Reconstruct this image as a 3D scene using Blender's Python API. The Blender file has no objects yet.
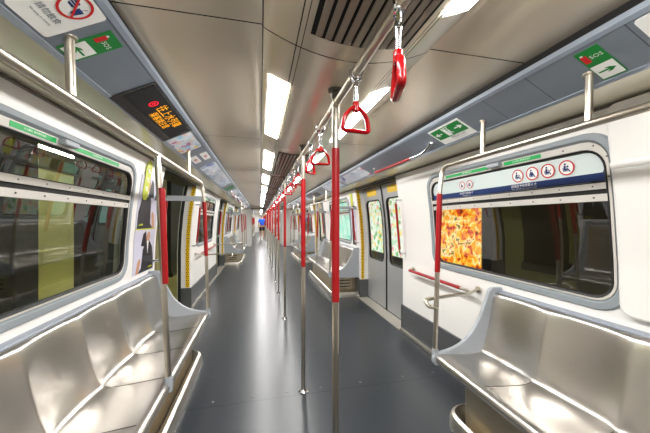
import bpy, bmesh, math, random
from mathutils import Vector, Matrix
random.seed(7)
PI = math.pi
C = bpy.context.scene.collection
ORD = ['nearest', 'second', 'third', 'fourth', 'fifth', 'sixth', 'seventh', 'eighth', 'ninth', 'tenth', 'eleventh',
       'twelfth', 'thirteenth', 'fourteenth', 'fifteenth', 'sixteenth', 'seventeenth', 'eighteenth', 'nineteenth', 'twentieth']
TENS = {20: 'twenty', 30: 'thirty', 40: 'forty', 50: 'fifty'}


def ordinal(i):
    if i < 20:
        return ORD[i] if i else 'nearest'
    n = i + 1
    t, u = n // 10 * 10, n % 10
    if u == 0:
        return {20: 'twentieth', 30: 'thirtieth', 40: 'fortieth', 50: 'fiftieth'}[t]
    return TENS[t] + '-' + (['first'] + ORD[1:])[u - 1]


# ------------------------------------------------------------------ materials
def new_mat(name):
    m = bpy.data.materials.new(name)
    m.use_nodes = True
    return m, m.node_tree, m.node_tree.nodes['Principled BSDF']


def lin(c):
    return tuple(((v / 255) / 12.92 if v / 255 <= .04045 else ((v / 255 + .055) / 1.055) ** 2.4) for v in c) + (1,)


def mat(name, rgb, rough=.5, metal=0.0, var=0.0, scale=20, bump=0.0, bscale=200, rvar=0.0, stretch=(1, 1, 1), coat=0.0, emit=0.0, spec=None):
    m, nt, b = new_mat(name)
    col = lin(rgb)
    b.inputs['Roughness'].default_value = rough
    b.inputs['Metallic'].default_value = metal
    if spec is not None:
        b.inputs['Specular IOR Level'].default_value = spec
    if coat:
        b.inputs['Coat Weight'].default_value = coat
        b.inputs['Coat Roughness'].default_value = .08
    tc = nt.nodes.new('ShaderNodeTexCoord')
    mp = nt.nodes.new('ShaderNodeMapping')
    mp.inputs['Scale'].default_value = stretch
    nt.links.new(tc.outputs['Object'], mp.inputs['Vector'])
    n = nt.nodes.new('ShaderNodeTexNoise')
    n.inputs['Scale'].default_value = scale
    n.inputs['Detail'].default_value = 4
    nt.links.new(mp.outputs[0], n.inputs['Vector'])
    mx = nt.nodes.new('ShaderNodeMix')
    mx.data_type = 'RGBA'
    mx.inputs[6].default_value = tuple(max(0, v * (1 - var)) for v in col[:3]) + (1,)
    mx.inputs[7].default_value = tuple(min(1, v * (1 + var)) for v in col[:3]) + (1,)
    nt.links.new(n.outputs[0], mx.inputs[0])
    nt.links.new(mx.outputs[2], b.inputs['Base Color'])
    if rvar:
        mr = nt.nodes.new('ShaderNodeMapRange')
        mr.inputs[1].default_value = .3
        mr.inputs[2].default_value = .7
        mr.inputs[3].default_value = max(.02, rough - rvar)
        mr.inputs[4].default_value = rough + rvar
        nt.links.new(n.outputs[0], mr.inputs[0])
        nt.links.new(mr.outputs[0], b.inputs['Roughness'])
    if bump:
        n2 = nt.nodes.new('ShaderNodeTexNoise')
        n2.inputs['Scale'].default_value = bscale
        nt.links.new(mp.outputs[0], n2.inputs['Vector'])
        bp = nt.nodes.new('ShaderNodeBump')
        bp.inputs['Strength'].default_value = bump
        bp.inputs['Distance'].default_value = .002
        nt.links.new(n2.outputs[0], bp.inputs['Height'])
        nt.links.new(bp.outputs[0], b.inputs['Normal'])
    if emit:
        b.inputs['Emission Color'].default_value = col
        b.inputs['Emission Strength'].default_value = emit
    return m


def ramp_mat(name, stops, kind='voronoi', scale=8, emit=0.0, rough=.35, stretch=(1, 1, 1), seed=0.0, distort=0.0):
    """patchy printed artwork"""
    m, nt, b = new_mat(name)
    tc = nt.nodes.new('ShaderNodeTexCoord')
    mp = nt.nodes.new('ShaderNodeMapping')
    mp.inputs['Scale'].default_value = stretch
    mp.inputs['Location'].default_value = (seed, seed * .7, seed * 1.3)
    nt.links.new(tc.outputs['Object'], mp.inputs['Vector'])
    if kind == 'voronoi':
        v = nt.nodes.new('ShaderNodeTexVoronoi')
        v.inputs['Scale'].default_value = scale
        v.inputs['Randomness'].default_value = 1
        sp = nt.nodes.new('ShaderNodeSeparateColor')
        nt.links.new(mp.outputs[0], v.inputs['Vector'])
        nt.links.new(v.outputs['Color'], sp.inputs[0])
        fac = sp.outputs[0]
    else:
        v = nt.nodes.new('ShaderNodeTexNoise')
        v.inputs['Scale'].default_value = scale
        v.inputs['Detail'].default_value = 5
        v.inputs['Distortion'].default_value = distort
        nt.links.new(mp.outputs[0], v.inputs['Vector'])
        fac = v.outputs[0]
    cr = nt.nodes.new('ShaderNodeValToRGB')
    cr.color_ramp.interpolation = 'CONSTANT' if kind == 'voronoi' else 'LINEAR'
    el = cr.color_ramp.elements
    while len(el) < len(stops):
        el.new(.5)
    for e, (p, c) in zip(el, stops):
        e.position = p
        e.color = lin(c)
    nt.links.new(fac, cr.inputs[0])
    nt.links.new(cr.outputs[0], b.inputs['Base Color'])
    b.inputs['Roughness'].default_value = rough
    if emit:
        nt.links.new(cr.outputs[0], b.inputs['Emission Color'])
        b.inputs['Emission Strength'].default_value = emit
    return m


def add_lines(m, axis, period, offset, width, dark, abs_axis=False):
    """thin darker joint lines across a panelled surface, from object coordinates"""
    nt = m.node_tree
    b = nt.nodes['Principled BSDF']
    src = b.inputs['Base Color'].links[0].from_socket
    tc = nt.nodes.new('ShaderNodeTexCoord')
    sx = nt.nodes.new('ShaderNodeSeparateXYZ')
    nt.links.new(tc.outputs['Object'], sx.inputs[0])
    v = sx.outputs[axis]

    def mth(op, a, bb=None):
        n = nt.nodes.new('ShaderNodeMath')
        n.operation = op
        for k, q in enumerate((a, bb)):
            if q is None:
                continue
            if isinstance(q, (int, float)):
                n.inputs[k].default_value = q
            else:
                nt.links.new(q, n.inputs[k])
        return n.outputs[0]
    if abs_axis:
        v = mth('ABSOLUTE', v)
    v = mth('SUBTRACT', v, offset)
    if period:
        v = mth('PINGPONG', v, period / 2)
    v = mth('ABSOLUTE', v)
    f = mth('LESS_THAN', v, width / 2)
    mx = nt.nodes.new('ShaderNodeMix')
    mx.data_type = 'RGBA'
    nt.links.new(f, mx.inputs[0])
    nt.links.new(src, mx.inputs[6])
    mx.inputs[7].default_value = lin(dark)
    nt.links.new(mx.outputs[2], b.inputs['Base Color'])


def glass_mat(name, tint, refl_ior=1.6, tfac=1.0, rough=.01):
    m, nt, b = new_mat(name)
    nt.nodes.remove(b)
    out = nt.nodes['Material Output']
    tr = nt.nodes.new('ShaderNodeBsdfTransparent')
    tr.inputs[0].default_value = lin(tint)
    gl = nt.nodes.new('ShaderNodeBsdfGlossy')
    gl.inputs['Roughness'].default_value = rough
    ge = nt.nodes.new('ShaderNodeNewGeometry')
    dt = nt.nodes.new('ShaderNodeVectorMath')
    dt.operation = 'DOT_PRODUCT'
    nt.links.new(ge.outputs['Normal'], dt.inputs[0])
    nt.links.new(ge.outputs['Incoming'], dt.inputs[1])
    last = dt.outputs['Value']
    r0 = ((refl_ior - 1) / (refl_ior + 1)) ** 2
    for op, v in (('ABSOLUTE', None), ('SUBTRACT', 1), ('POWER', 5), ('MULTIPLY', 1 - r0), ('ADD', r0)):
        q = nt.nodes.new('ShaderNodeMath')
        q.operation = op
        if op == 'SUBTRACT':
            q.inputs[0].default_value = 1
            nt.links.new(last, q.inputs[1])
        else:
            nt.links.new(last, q.inputs[0])
            if v is not None:
                q.inputs[1].default_value = v
        last = q.outputs[0]
    mx = nt.nodes.new('ShaderNodeMixShader')
    nt.links.new(last, mx.inputs[0])
    nt.links.new(tr.outputs[0], mx.inputs[1])
    nt.links.new(gl.outputs[0], mx.inputs[2])
    nt.links.new(mx.outputs[0], out.inputs[0])
    return m


M = dict(
    ceil=mat('ceiling_metal', (230, 217, 196), .23, .4, .02, 3),
    wall=mat('wall_white', (247, 245, 241), .35, 0, .015, 4),
    soffit=mat('soffit_satin', (232, 226, 204), .22, .3, .03, 4),
    cove_plain=mat('cove_blue_grey_plain', (122, 131, 141), .35, .2, .03, 5),
    cove=mat('cove_blue_grey', (122, 131, 141), .35, .2, .03, 5),
    covelip=mat('cove_lip', (165, 176, 190), .3, .4, .02, 5),
    black=mat('black_gap', (10, 10, 10), .8),
    floor=mat('floor_vinyl', (47, 52, 57), .28, 0, .05, 12),
    steel=mat('brushed_steel', (205, 200, 190), .38, 1, .04, 6),
    seat=mat('seat_steel', (204, 200, 194), .30, 1, .16, 3),
    pole=mat('pole_steel', (200, 192, 178), .3, 1, .03, 30),
    chrome=mat('chrome', (215, 215, 218), .1, 1, .02, 30),
    darkmetal=mat('dark_metal', (95, 90, 84), .35, .8, .05, 20),
    plinth=mat('plinth_steel', (205, 192, 168), .3, .9, .04, 8),
    red=mat('red_sleeve', (158, 3, 13), .36, 0, .03, 20),
    strapred=mat('strap_red', (168, 3, 12), .25, 0, .02, 20, coat=.15),
    grey=mat('panel_grey', (168, 174, 181), .4, 0, .02, 10),
    trim=mat('trim_blue_grey', (150, 158, 170), .45, .1, .02, 10),
    rubber=mat('rubber_grey', (148, 156, 161), .5, 0, .03, 20),
    blackrub=mat('rubber_black', (18, 18, 18), .5),
    frame=mat('window_frame_white', (212, 208, 200), .4, .0, .02, 10),
    leaf=mat('door_steel', (172, 174, 174), .38, .3, .03, 5, stretch=(1, 1, 6)),
    kick=mat('kick_dark', (92, 94, 96), .35, .2, .04, 30),
    yellow=mat('yellow', (250, 205, 10), .4, 0, .02, 10),
    ydark=mat('strip_dot', (70, 50, 5), .5),
    green=mat('sign_green', (8, 128, 48), .4, 0, .02, 10),
    lgreen=mat('label_green', (10, 175, 85), .4, 0, .02, 10),
    white=mat('sign_white', (240, 240, 236), .4, 0, .01, 10),
    signred=mat('sign_red', (205, 15, 20), .4, 0, .02, 10),
    navy=mat('sign_navy', (12, 48, 108), .35, 0, .02, 10),
    film=mat('sign_film', (218, 230, 228), .3, 0, .02, 4),
    textgrey=mat('sign_text', (70, 80, 90), .5),
    lilac=mat('poster_lilac', (214, 212, 232), .3, 0, .08, 6),
    suit=mat('poster_suit', (34, 34, 42), .35, 0, .1, 20),
    lime=mat('lime_card', (205, 215, 20), .4, 0, .02, 10),
    ledbox=mat('led_box', (38, 36, 34), .25, 0, .05, 10),
    amber=mat('led_amber', (255, 170, 10), .5, emit=.22),
    ledred=mat('led_red', (255, 20, 50), .5, emit=.2),
    skin=mat('skin', (200, 150, 120), .6, 0, .04, 20),
    hair=mat('hair', (25, 20, 18), .6),
    shirt=mat('shirt_blue', (20, 90, 215), .8, 0, .08, 10),
    shorts=mat('shorts_black', (20, 20, 24), .8),
    shoe=mat('shoe_dark', (30, 30, 32), .6),
    slat=mat('vent_slat', (165, 155, 140), .4, .3, .03, 10),
    platfloor=mat('platform_floor', (190, 185, 105), .35, 0, .1, 3),
    platwall=mat('platform_wall', (185, 185, 130), .5, 0, .2, 1.5),
    column=mat('platform_column', (18, 20, 20), .3),
    cream=mat('platform_cream', (205, 195, 150), .5, 0, .04, 5),
    tunnel=mat('tunnel_wall', (90, 86, 78), .7, 0, .2, 2),
    glass=glass_mat('tinted_glass', (222, 226, 215), 2.0),
    doorglass=glass_mat('door_glass', (235, 238, 235), 1.5),
    art_market=ramp_mat('ad_market', [(.30, (120, 40, 10)), (.37, (215, 45, 30)), (.42, (250, 140, 10)), (.48, (255, 175, 20)), (.53, (255, 215, 90)), (.57, (250, 240, 205)), (.61, (240, 110, 20)), (.66, (60, 140, 60))], kind='noise', distort=.6, scale=9, emit=.33, stretch=(1, 1, 1.0)),
    art_spring=ramp_mat('ad_spring', [(0, (235, 245, 235)), (.3, (200, 235, 205)), (.45, (250, 250, 245)), (.66, (250, 220, 150)), (.78, (120, 195, 130)), (.86, (245, 175, 180)), (.93, (250, 235, 130))], scale=12, emit=.25, seed=4),
    art_sea=ramp_mat('ad_sea', [(.3, (150, 235, 220)), (.5, (190, 245, 235)), (.7, (240, 250, 245))], kind='noise', scale=2, emit=.33),
    art_portrait=ramp_mat('poster_portrait', [(0, (205, 200, 225)), (.3, (215, 212, 230)), (.52, (60, 55, 70)), (.7, (25, 25, 32)), (.84, (215, 160, 140)), (.93, (240, 238, 244))], scale=9, stretch=(1, 1, .5), seed=2),
    art_map=ramp_mat('cove_map', [(0, (215, 228, 240)), (.3, (150, 205, 235)), (.45, (232, 232, 235)), (.62, (205, 215, 228)), (.78, (235, 205, 200)), (.88, (240, 190, 60)), (.93, (190, 120, 170))], scale=28, seed=1),
    art_line=ramp_mat('cove_line_map', [(0, (200, 208, 222)), (.35, (215, 220, 232)), (.55, (170, 182, 205)), (.7, (225, 228, 235)), (.84, (215, 130, 150)), (.91, (120, 130, 190)), (.96, (120, 180, 150))], scale=16, seed=3, stretch=(1, .4, 1)),
)
add_lines(M['ceil'], 1, 1.48, 1.05, .006, (50, 44, 38))
add_lines(M['ceil'], 0, 0, .215, .004, (70, 62, 54), abs_axis=True)
add_lines(M['ceil'], 0, 0, .197, .003, (90, 82, 72), abs_axis=True)
add_lines(M['ceil'], 0, 0, .335, .005, (80, 72, 62), abs_axis=True)
add_lines(M['cove'], 1, 0, 1.05, .004, (70, 76, 84))
add_lines(M['cove'], 1, .61, .69, .004, (80, 86, 94))
add_lines(M['floor'], 1, 4.3, 2.27, .009, (18, 20, 22))

# lamp
m, nt, b = new_mat('lamp_diffuser')
nt.nodes.remove(b)
em = nt.nodes.new('ShaderNodeEmission')
em.inputs[0].default_value = (1, .985, .965, 1)
em.inputs[1].default_value = 15.0
nt.links.new(em.outputs[0], nt.nodes['Material Output'].inputs[0])
M['lamp'] = m
m, nt, b = new_mat('platform_tube')
nt.nodes.remove(b)
em = nt.nodes.new('ShaderNodeEmission')
em.inputs[0].default_value = (1, 1, .82, 1)
em.inputs[1].default_value = 26.0
nt.links.new(em.outputs[0], nt.nodes['Material Output'].inputs[0])
M['tube'] = m


# ------------------------------------------------------------------ mesh helpers
class MB:
    def __init__(s):
        s.v, s.f, s.mi = [], [], []
        s.cur = 0

    def add(s, vs, fs):
        o = len(s.v)
        s.v += [tuple(p) for p in vs]
        s.f += [tuple(i + o for i in f) for f in fs]
        s.mi += [s.cur] * len(fs)

    def box(s, x0, x1, y0, y1, z0, z1):
        x0, x1 = sorted((x0, x1))
        s.add([(x, y, z) for x in (x0, x1) for y in (y0, y1) for z in (z0, z1)],
              [(0, 1, 3, 2), (4, 6, 7, 5), (0, 4, 5, 1), (2, 3, 7, 6), (0, 2, 6, 4), (1, 5, 7, 3)])

    def quad(s, a, b, c, d):
        s.add([a, b, c, d], [(0, 1, 2, 3)])

    def tube(s, pts, r, n=14, cap=True):
        pts = [Vector(p) for p in pts]
        rs = r if isinstance(r, (list, tuple)) else [r] * len(pts)
        t0 = (pts[1] - pts[0]).normalized()
        u = t0.orthogonal().normalized()
        vs = []
        prev = t0
        for i, p in enumerate(pts):
            if i == 0:
                t = t0
            elif i == len(pts) - 1:
                t = (pts[-1] - pts[-2]).normalized()
            else:
                t = ((pts[i] - pts[i - 1]).normalized() + (pts[i + 1] - pts[i]).normalized()).normalized()
            q = prev.rotation_difference(t)
            u = q @ u
            prev = t
            w = t.cross(u)
            for k in range(n):
                a = 2 * PI * k / n
                vs.append(p + (u * math.cos(a) + w * math.sin(a)) * rs[i])
        fs = []
        for i in range(len(pts) - 1):
            for k in range(n):
                fs.append((i * n + k, i * n + (k + 1) % n, (i + 1) * n + (k + 1) % n, (i + 1) * n + k))
        if cap:
            fs.append(tuple(range(n - 1, -1, -1)))
            fs.append(tuple((len(pts) - 1) * n + k for k in range(n)))
        s.add(vs, fs)

    def lathe(s, prof, o=(0, 0, 0), n=20, axis=2):
        vs, fs = [], []
        for (r, h) in prof:
            for k in range(n):
                a = 2 * PI * k / n
                p = [0, 0, 0]
                p[axis] = h
                p[(axis + 1) % 3] = r * math.cos(a)
                p[(axis + 2) % 3] = r * math.sin(a)
                vs.append((p[0] + o[0], p[1] + o[1], p[2] + o[2]))
        for i in range(len(prof) - 1):
            for k in range(n):
                fs.append((i * n + k, i * n + (k + 1) % n, (i + 1) * n + (k + 1) % n, (i + 1) * n + k))
        s.add(vs, fs)

    def extr(s, poly, y0, y1):
        """polygon in (x,z) extruded along y"""
        n = len(poly)
        s.add([(x, y0, z) for x, z in poly] + [(x, y1, z) for x, z in poly],
              [tuple(range(n)), tuple(range(2 * n - 1, n - 1, -1))] +
              [(i, i + n, (i + 1) % n + n, (i + 1) % n) for i in range(n)])

    def sheet(s, rows):
        """rows: list of equal-length lists of points"""
        n = len(rows[0])
        vs = [p for r in rows for p in r]
        fs = [(i * n + k, i * n + k + 1, (i + 1) * n + k + 1, (i + 1) * n + k) for i in range(len(rows) - 1) for k in range(n - 1)]
        s.add(vs, fs)


def obj(name, mb, m, parent=None, smooth=False, bevel=0.0, solid=0.0, loc=None):
    me = bpy.data.meshes.new(name)
    me.from_pydata(mb.v, [], mb.f)
    mats = m if isinstance(m, (list, tuple)) else [m]
    for q in mats:
        me.materials.append(q)
    for p, i in zip(me.polygons, mb.mi):
        p.material_index = i
    bm = bmesh.new()
    bm.from_mesh(me)
    bmesh.ops.recalc_face_normals(bm, faces=bm.faces)
    bm.to_mesh(me)
    bm.free()
    if smooth:
        for p in me.polygons:
            p.use_smooth = True
        try:
            me.set_sharp_from_angle(angle=math.radians(40))
        except Exception:
            pass
    o = bpy.data.objects.new(name, me)
    C.objects.link(o)
    if parent is not None:
        o.parent = parent
    if solid:
        q = o.modifiers.new('solid', 'SOLIDIFY')
        q.thickness = solid
        q.offset = 0
    if bevel:
        q = o.modifiers.new('bevel', 'BEVEL')
        q.width = bevel
        q.segments = 2
        q.limit_method = 'ANGLE'
    return o


def tag(o, label, cat, group=None):
    o['label'] = label
    o['category'] = cat
    if group:
        o['group'] = group
    return o


def thing(name, label, cat, loc=(0, 0, 0), group=None):
    o = bpy.data.objects.new(name, None)
    C.objects.link(o)
    o.location = loc
    o.empty_display_size = .1
    return tag(o, label, cat, group)


def struct_empty(name, loc=(0, 0, 0)):
    o = bpy.data.objects.new(name, None)
    C.objects.link(o)
    o.location = loc
    o['kind'] = 'structure'
    return o


def struct(name, mb, m, **k):
    o = obj(name, mb, m, **k)
    o['kind'] = 'structure'
    return o


def dup(root, dy=0.0, label=None, loc=None, rotz=None, group=None):
    r = root.copy()
    C.objects.link(r)
    if loc is not None:
        r.location = loc
    r.location.y += dy
    if rotz is not None:
        r.rotation_euler.z = rotz
    if label:
        r['label'] = label
    if group:
        r['group'] = group
    for ch in list(root.children):
        c = ch.copy()
        C.objects.link(c)
        c.parent = r
        for g in list(ch.children):
            d = g.copy()
            C.objects.link(d)
            d.parent = c
    return r


def round_path(pts, rad, n=6):
    pts = [Vector(p) for p in pts]
    out = [pts[0]]
    for i in range(1, len(pts) - 1):
        a, b, c = pts[i - 1], pts[i], pts[i + 1]
        r = min(rad, (a - b).length * .49, (c - b).length * .49)
        p0 = b + (a - b).normalized() * r
        p1 = b + (c - b).normalized() * r
        for k in range(n + 1):
            t = k / n
            out.append(p0 * (1 - t) ** 2 + b * 2 * t * (1 - t) + p1 * t ** 2)
    out.append(pts[-1])
    return out


def text_obj(name, body, size, origin, xd, yd, m, parent=None, align='CENTER', lift=.001):
    """lettering laid on a surface: baseline along xd, up along yd"""
    cu = bpy.data.curves.new(name, 'FONT')
    cu.body = body
    cu.size = size
    cu.align_x = align
    cu.align_y = 'CENTER'
    cu.resolution_u = 2
    t = bpy.data.objects.new(name, cu)
    C.objects.link(t)
    bpy.context.view_layer.update()
    me = bpy.data.meshes.new_from_object(t.evaluated_get(bpy.context.evaluated_depsgraph_get()))
    bpy.data.objects.remove(t)
    x, y = Vector(xd).normalized(), Vector(yd).normalized()
    z = x.cross(y)
    mtx = Matrix((x, y, z)).transposed().to_4x4()
    mtx.translation = Vector(origin) + z * lift
    me.transform(mtx)
    me.materials.clear()
    me.materials.append(m)
    o = bpy.data.objects.new(name, me)
    C.objects.link(o)
    if parent is not None:
        o.parent = parent
    return o


# ------------------------------------------------------------------ cross-section
PROF = [(0, 1.42), (.9, 1.42), (1.2, 1.408), (1.5, 1.382), (1.7, 1.355), (1.84, 1.335), (1.955, 1.312), (2.2, 1.28)]


def PX(z):
    for (a, xa), (b, xb) in zip(PROF, PROF[1:]):
        if z <= b:
            return xa + (xb - xa) * (z - a) / (b - a)
    return PROF[-1][1]


def W(s, y, z, off=0.0):
    return (s * (PX(z) - off), y, z)


ZS = [0, .45, .9, 1.05, 1.2, 1.35, 1.5, 1.6, 1.7, 1.77, 1.84, 1.9, 1.955]
Y0, Y1 = -2.2, 15.6          # this car
N0, N1 = 16.9, 33.0          # the next car
DOORS = [(-1.0 + 4.3 * k, .56 + 4.3 * k) for k in range(4)]
NDOORS = [(17.9 + 4.3 * k, 19.46 + 4.3 * k) for k in range(4)]
WIN = [(1.03 + 4.3 * k, 2.64 + 4.3 * k) for k in range(3)] + [(13.95, 15.2)]
NWIN = [(19.93 + 4.3 * k, 21.58 + 4.3 * k) for k in range(3)]
WZ0, WZ1 = .93, 1.845


def rr(y0, y1, z0, z1, r, n=6, m=10):
    """rounded rectangle loop in (y,z), same count for any size"""
    pts = []
    cs = [((y1 - r, z1 - r), 0), ((y0 + r, z1 - r), PI / 2), ((y0 + r, z0 + r), PI), ((y1 - r, z0 + r), 1.5 * PI)]
    for k, ((cy, cz), a0) in enumerate(cs):
        for i in range(n + 1):
            a = a0 + PI / 2 * i / n
            pts.append((cy + r * math.cos(a), cz + r * math.sin(a)))
        (ny, nz), na = cs[(k + 1) % 4]
        e = (ny + r * math.cos(na), nz + r * math.sin(na))
        s0 = pts[-1]
        for i in range(1, m):
            t = i / m
            pts.append((s0[0] + (e[0] - s0[0]) * t, s0[1] + (e[1] - s0[1]) * t))
    return pts


def ring(mb, s, loops):
    """loops: list of (loop, offset-from-wall) lofted"""
    n = len(loops[0][0])
    rows = [[W(s, y, z, off) for (y, z) in lp] for lp, off in loops]
    vs = [p for r in rows for p in r]
    fs = [(i * n + k, i * n + (k + 1) % n, (i + 1) * n + (k + 1) % n, (i + 1) * n + k) for i in range(len(rows) - 1) for k in range(n)]
    mb.add(vs, fs)


def filled(mb, s, outer, holes, off=0.0, zs=ZS):
    """triangulated patch of the curved wall with holes"""
    bm = bmesh.new()
    es = []
    for lp in [outer] + holes:
        vs = [bm.verts.new((0, y, z)) for y, z in lp]
        for i in range(len(vs)):
            es.append(bm.edges.new((vs[i], vs[(i + 1) % len(vs)])))
    bmesh.ops.triangle_fill(bm, use_beauty=True, use_dissolve=False, edges=es)
    for z in zs[1:-1]:
        bmesh.ops.bisect_plane(bm, geom=bm.verts[:] + bm.edges[:] + bm.faces[:], plane_co=(0, 0, z), plane_no=(0, 0, 1))
    bm.verts.index_update()
    mb.add([W(s, v.co.y, v.co.z, off) for v in bm.verts], [tuple(v.index for v in f.verts) for f in bm.faces])
    bm.free()


# ------------------------------------------------------------------ shell
def build_shell():
    f = MB()
    f.box(-1.64, 1.64, Y0, N1, -.06, 0)
    struct('floor', f, M['floor'])
    # ceiling
    prof = [(-.815, 2.105), (-.34, 2.105), (-.333, 2.098)]
    for i in range(0, 21):
        x = -.328 + .656 * i / 20
        prof.append((x, 2.010 + .082 * (x / .328) ** 2))
    prof += [(.333, 2.098), (.34, 2.105), (.815, 2.105)]
    for k, (a, b) in enumerate(((Y0, Y1), (N0, N1))):
        c = MB()
        ys = [a + (b - a) * i / 8 for i in range(9)]
        c.sheet([[(x, y, z) for x, z in prof] for y in ys])
        c.box(-1.6, 1.6, a, b, 2.22, 2.26)
        struct('ceiling', c, M['ceil'], smooth=True)
    for s, side in ((-1, 'left'), (1, 'right')):
        for (a, b, doors, wins) in ((Y0, Y1, DOORS, WIN), (N0, N1, NDOORS, NWIN)):
            w = MB()
            edges = [a] + [v for d in doors for v in d] + [b]
            for y0, y1 in zip(edges[0::2], edges[1::2]):
                if y1 - y0 < .05:
                    continue
                hs = [rr(p + .02, q - .02, WZ0 + .02, WZ1 - .02, .12) for p, q in wins if p > y0 and q < y1]
                filled(w, s, [(y0, 0), (y1, 0), (y1, 1.97), (y0, 1.97)], hs, zs=ZS + [1.97])
                for y in (y0, y1):       # jamb returns
                    if y in (a, b):
                        continue
                    w.sheet([[W(s, y, z, 0), (s * (PX(z) + .19), y, z)] for z in ZS])
            # above the doors
            for y0, y1 in doors:
                w.box(s * 1.31, s * 1.60, y0, y1, 1.95, 2.0)
            struct('wall_' + side, w, M['wall'])
            # kick and base strip
            for y0, y1 in zip(edges[0::2], edges[1::2]):
                if y1 - y0 < .05:
                    continue
                k = MB()
                k.box(s * 1.40, s * 1.43, y0 - .004, y1 + .004, 0, .33)
                for y, d in ((y0, 1), (y1, -1)):
                    if y not in (a, b):
                        k.box(s * 1.40, s * 1.585, y - d * .012, y + d * .02, 0, .33)
                struct('baseboard_' + side, k, M['kick'], bevel=.003)
                g = MB()
                g.box(s * 1.375, s * 1.41, y0, y1, 0, .045)
                struct('baseboard_' + side, g, M['steel'], bevel=.01)
            # cove band
            g = MB()
            ny = 10
            g.extr([(s * .80, 2.06), (s * .80, 2.048), (s * .812, 2.040), (s * .99, 1.953), (s * 1.01, 1.950), (s * 1.02, 1.957), (s * 1.02, 1.975), (s * 1.0, 2.1), (s * .83, 2.1)], a, b)
            struct('trim_1', g, M['cove' if s == 1 else 'cove_plain'])
            g = MB()
            g.extr([(s * .795, 2.066), (s * .795, 2.046), (s * .812, 2.037), (s * .816, 2.044), (s * .81, 2.066)], a, b)
            g.extr([(s * .992, 1.957), (s * .99, 1.949), (s * 1.012, 1.943), (s * 1.026, 1.952), (s * 1.026, 1.97), (s * 1.01, 1.97)], a, b)
            struct('trim_2', g, M['covelip'])
            g = MB()
            g.box(s * .81, s * 1.3, a, b, 2.12, 2.20)
            g.box(s * .813, s * .83, a, b, 2.04, 2.12)
            struct('trim_3', g, M['black'])
            # soffit outside the cove
            g = MB()
            g.extr([(s * 1.02, 1.972), (s * 1.30, 1.962), (s * 1.312, 1.955), (s * 1.40, 1.955), (s * 1.40, 2.12), (s * 1.02, 2.12)], a, b)
            struct('trim_4', g, M['soffit'])
            g = MB()
            g.box(s * 1.296, s * 1.318, a, b, 1.948, 1.958)
            struct('trim_5', g, M['darkmetal'])
    # end wall behind the camera
    e = MB()
    e.box(-1.45, 1.45, Y0 - .05, Y0, 0, 2.2)
    e.box(-.45, -.42, Y0, Y0 + .02, 0, 1.95)
    e.box(.42, .45, Y0, Y0 + .02, 0, 1.95)
    e.box(-.45, .45, Y0, Y0 + .02, 1.92, 1.95)
    struct('wall_back', e, M['wall'])
    # gangway between the cars
    g = MB()
    for y in (Y1, N0 - .12):
        for s in (-1, 1):
            g.box(s * .80, s * 1.6, y, y + .12, 0, 2.2)
        g.box(-.80, .80, y, y + .12, 1.99, 2.2)
    for s in (-1, 1):
        for k in range(8):
            y = Y1 + .12 + k * .135
            g.extr([(s * .86, 0), (s * .83, .02), (s * .83, 1.99), (s * .95, 2.05), (s * .95, 0)], y, y + .09)
            g.box(s * .9, s * .97, y, y + .135, 0, 2.0)
    g.box(-.9, .9, Y1 + .12, N0 - .12, 2.0, 2.1)
    struct('wall_front', g, M['wall'], bevel=.008)
    g = MB()
    g.tube([(-.8, Y1 - .01, 1.97), (.8, Y1 - .01, 1.97)], .018, 10)
    g.box(-.85, .85, Y1 - .02, Y1, 1.985, 2.03)
    struct('trim_6', g, M['darkmetal'])
    e = MB()
    e.box(-1.45, 1.45, N1, N1 + .06, 0, 2.2)
    struct('wall_front', e, M['wall'])
    e = MB()
    e.box(-.5, .5, N1 - .03, N1, 0, 1.95)
    struct('door_front', e, M['frame'], bevel=.01)


build_shell()

# floor bolts along the seam
b = MB()
for x in (-.95, -.7, -.4, -.13, .15, .5, .9, 1.2):
    b.lathe([(0, .004), (.009, .0035), (.013, 0)], (x, 2.33, 0), 12)
tag(obj('floor_bolts', b, M['kick'], smooth=True), 'row of small dark bolt heads across the floor seam', 'bolts')
bpy.data.objects['floor_bolts']['kind'] = 'structure'
bpy.data.objects['floor_bolts'].name = 'trim_7'

# ------------------------------------------------------------------ windows
nwin = [0]


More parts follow.
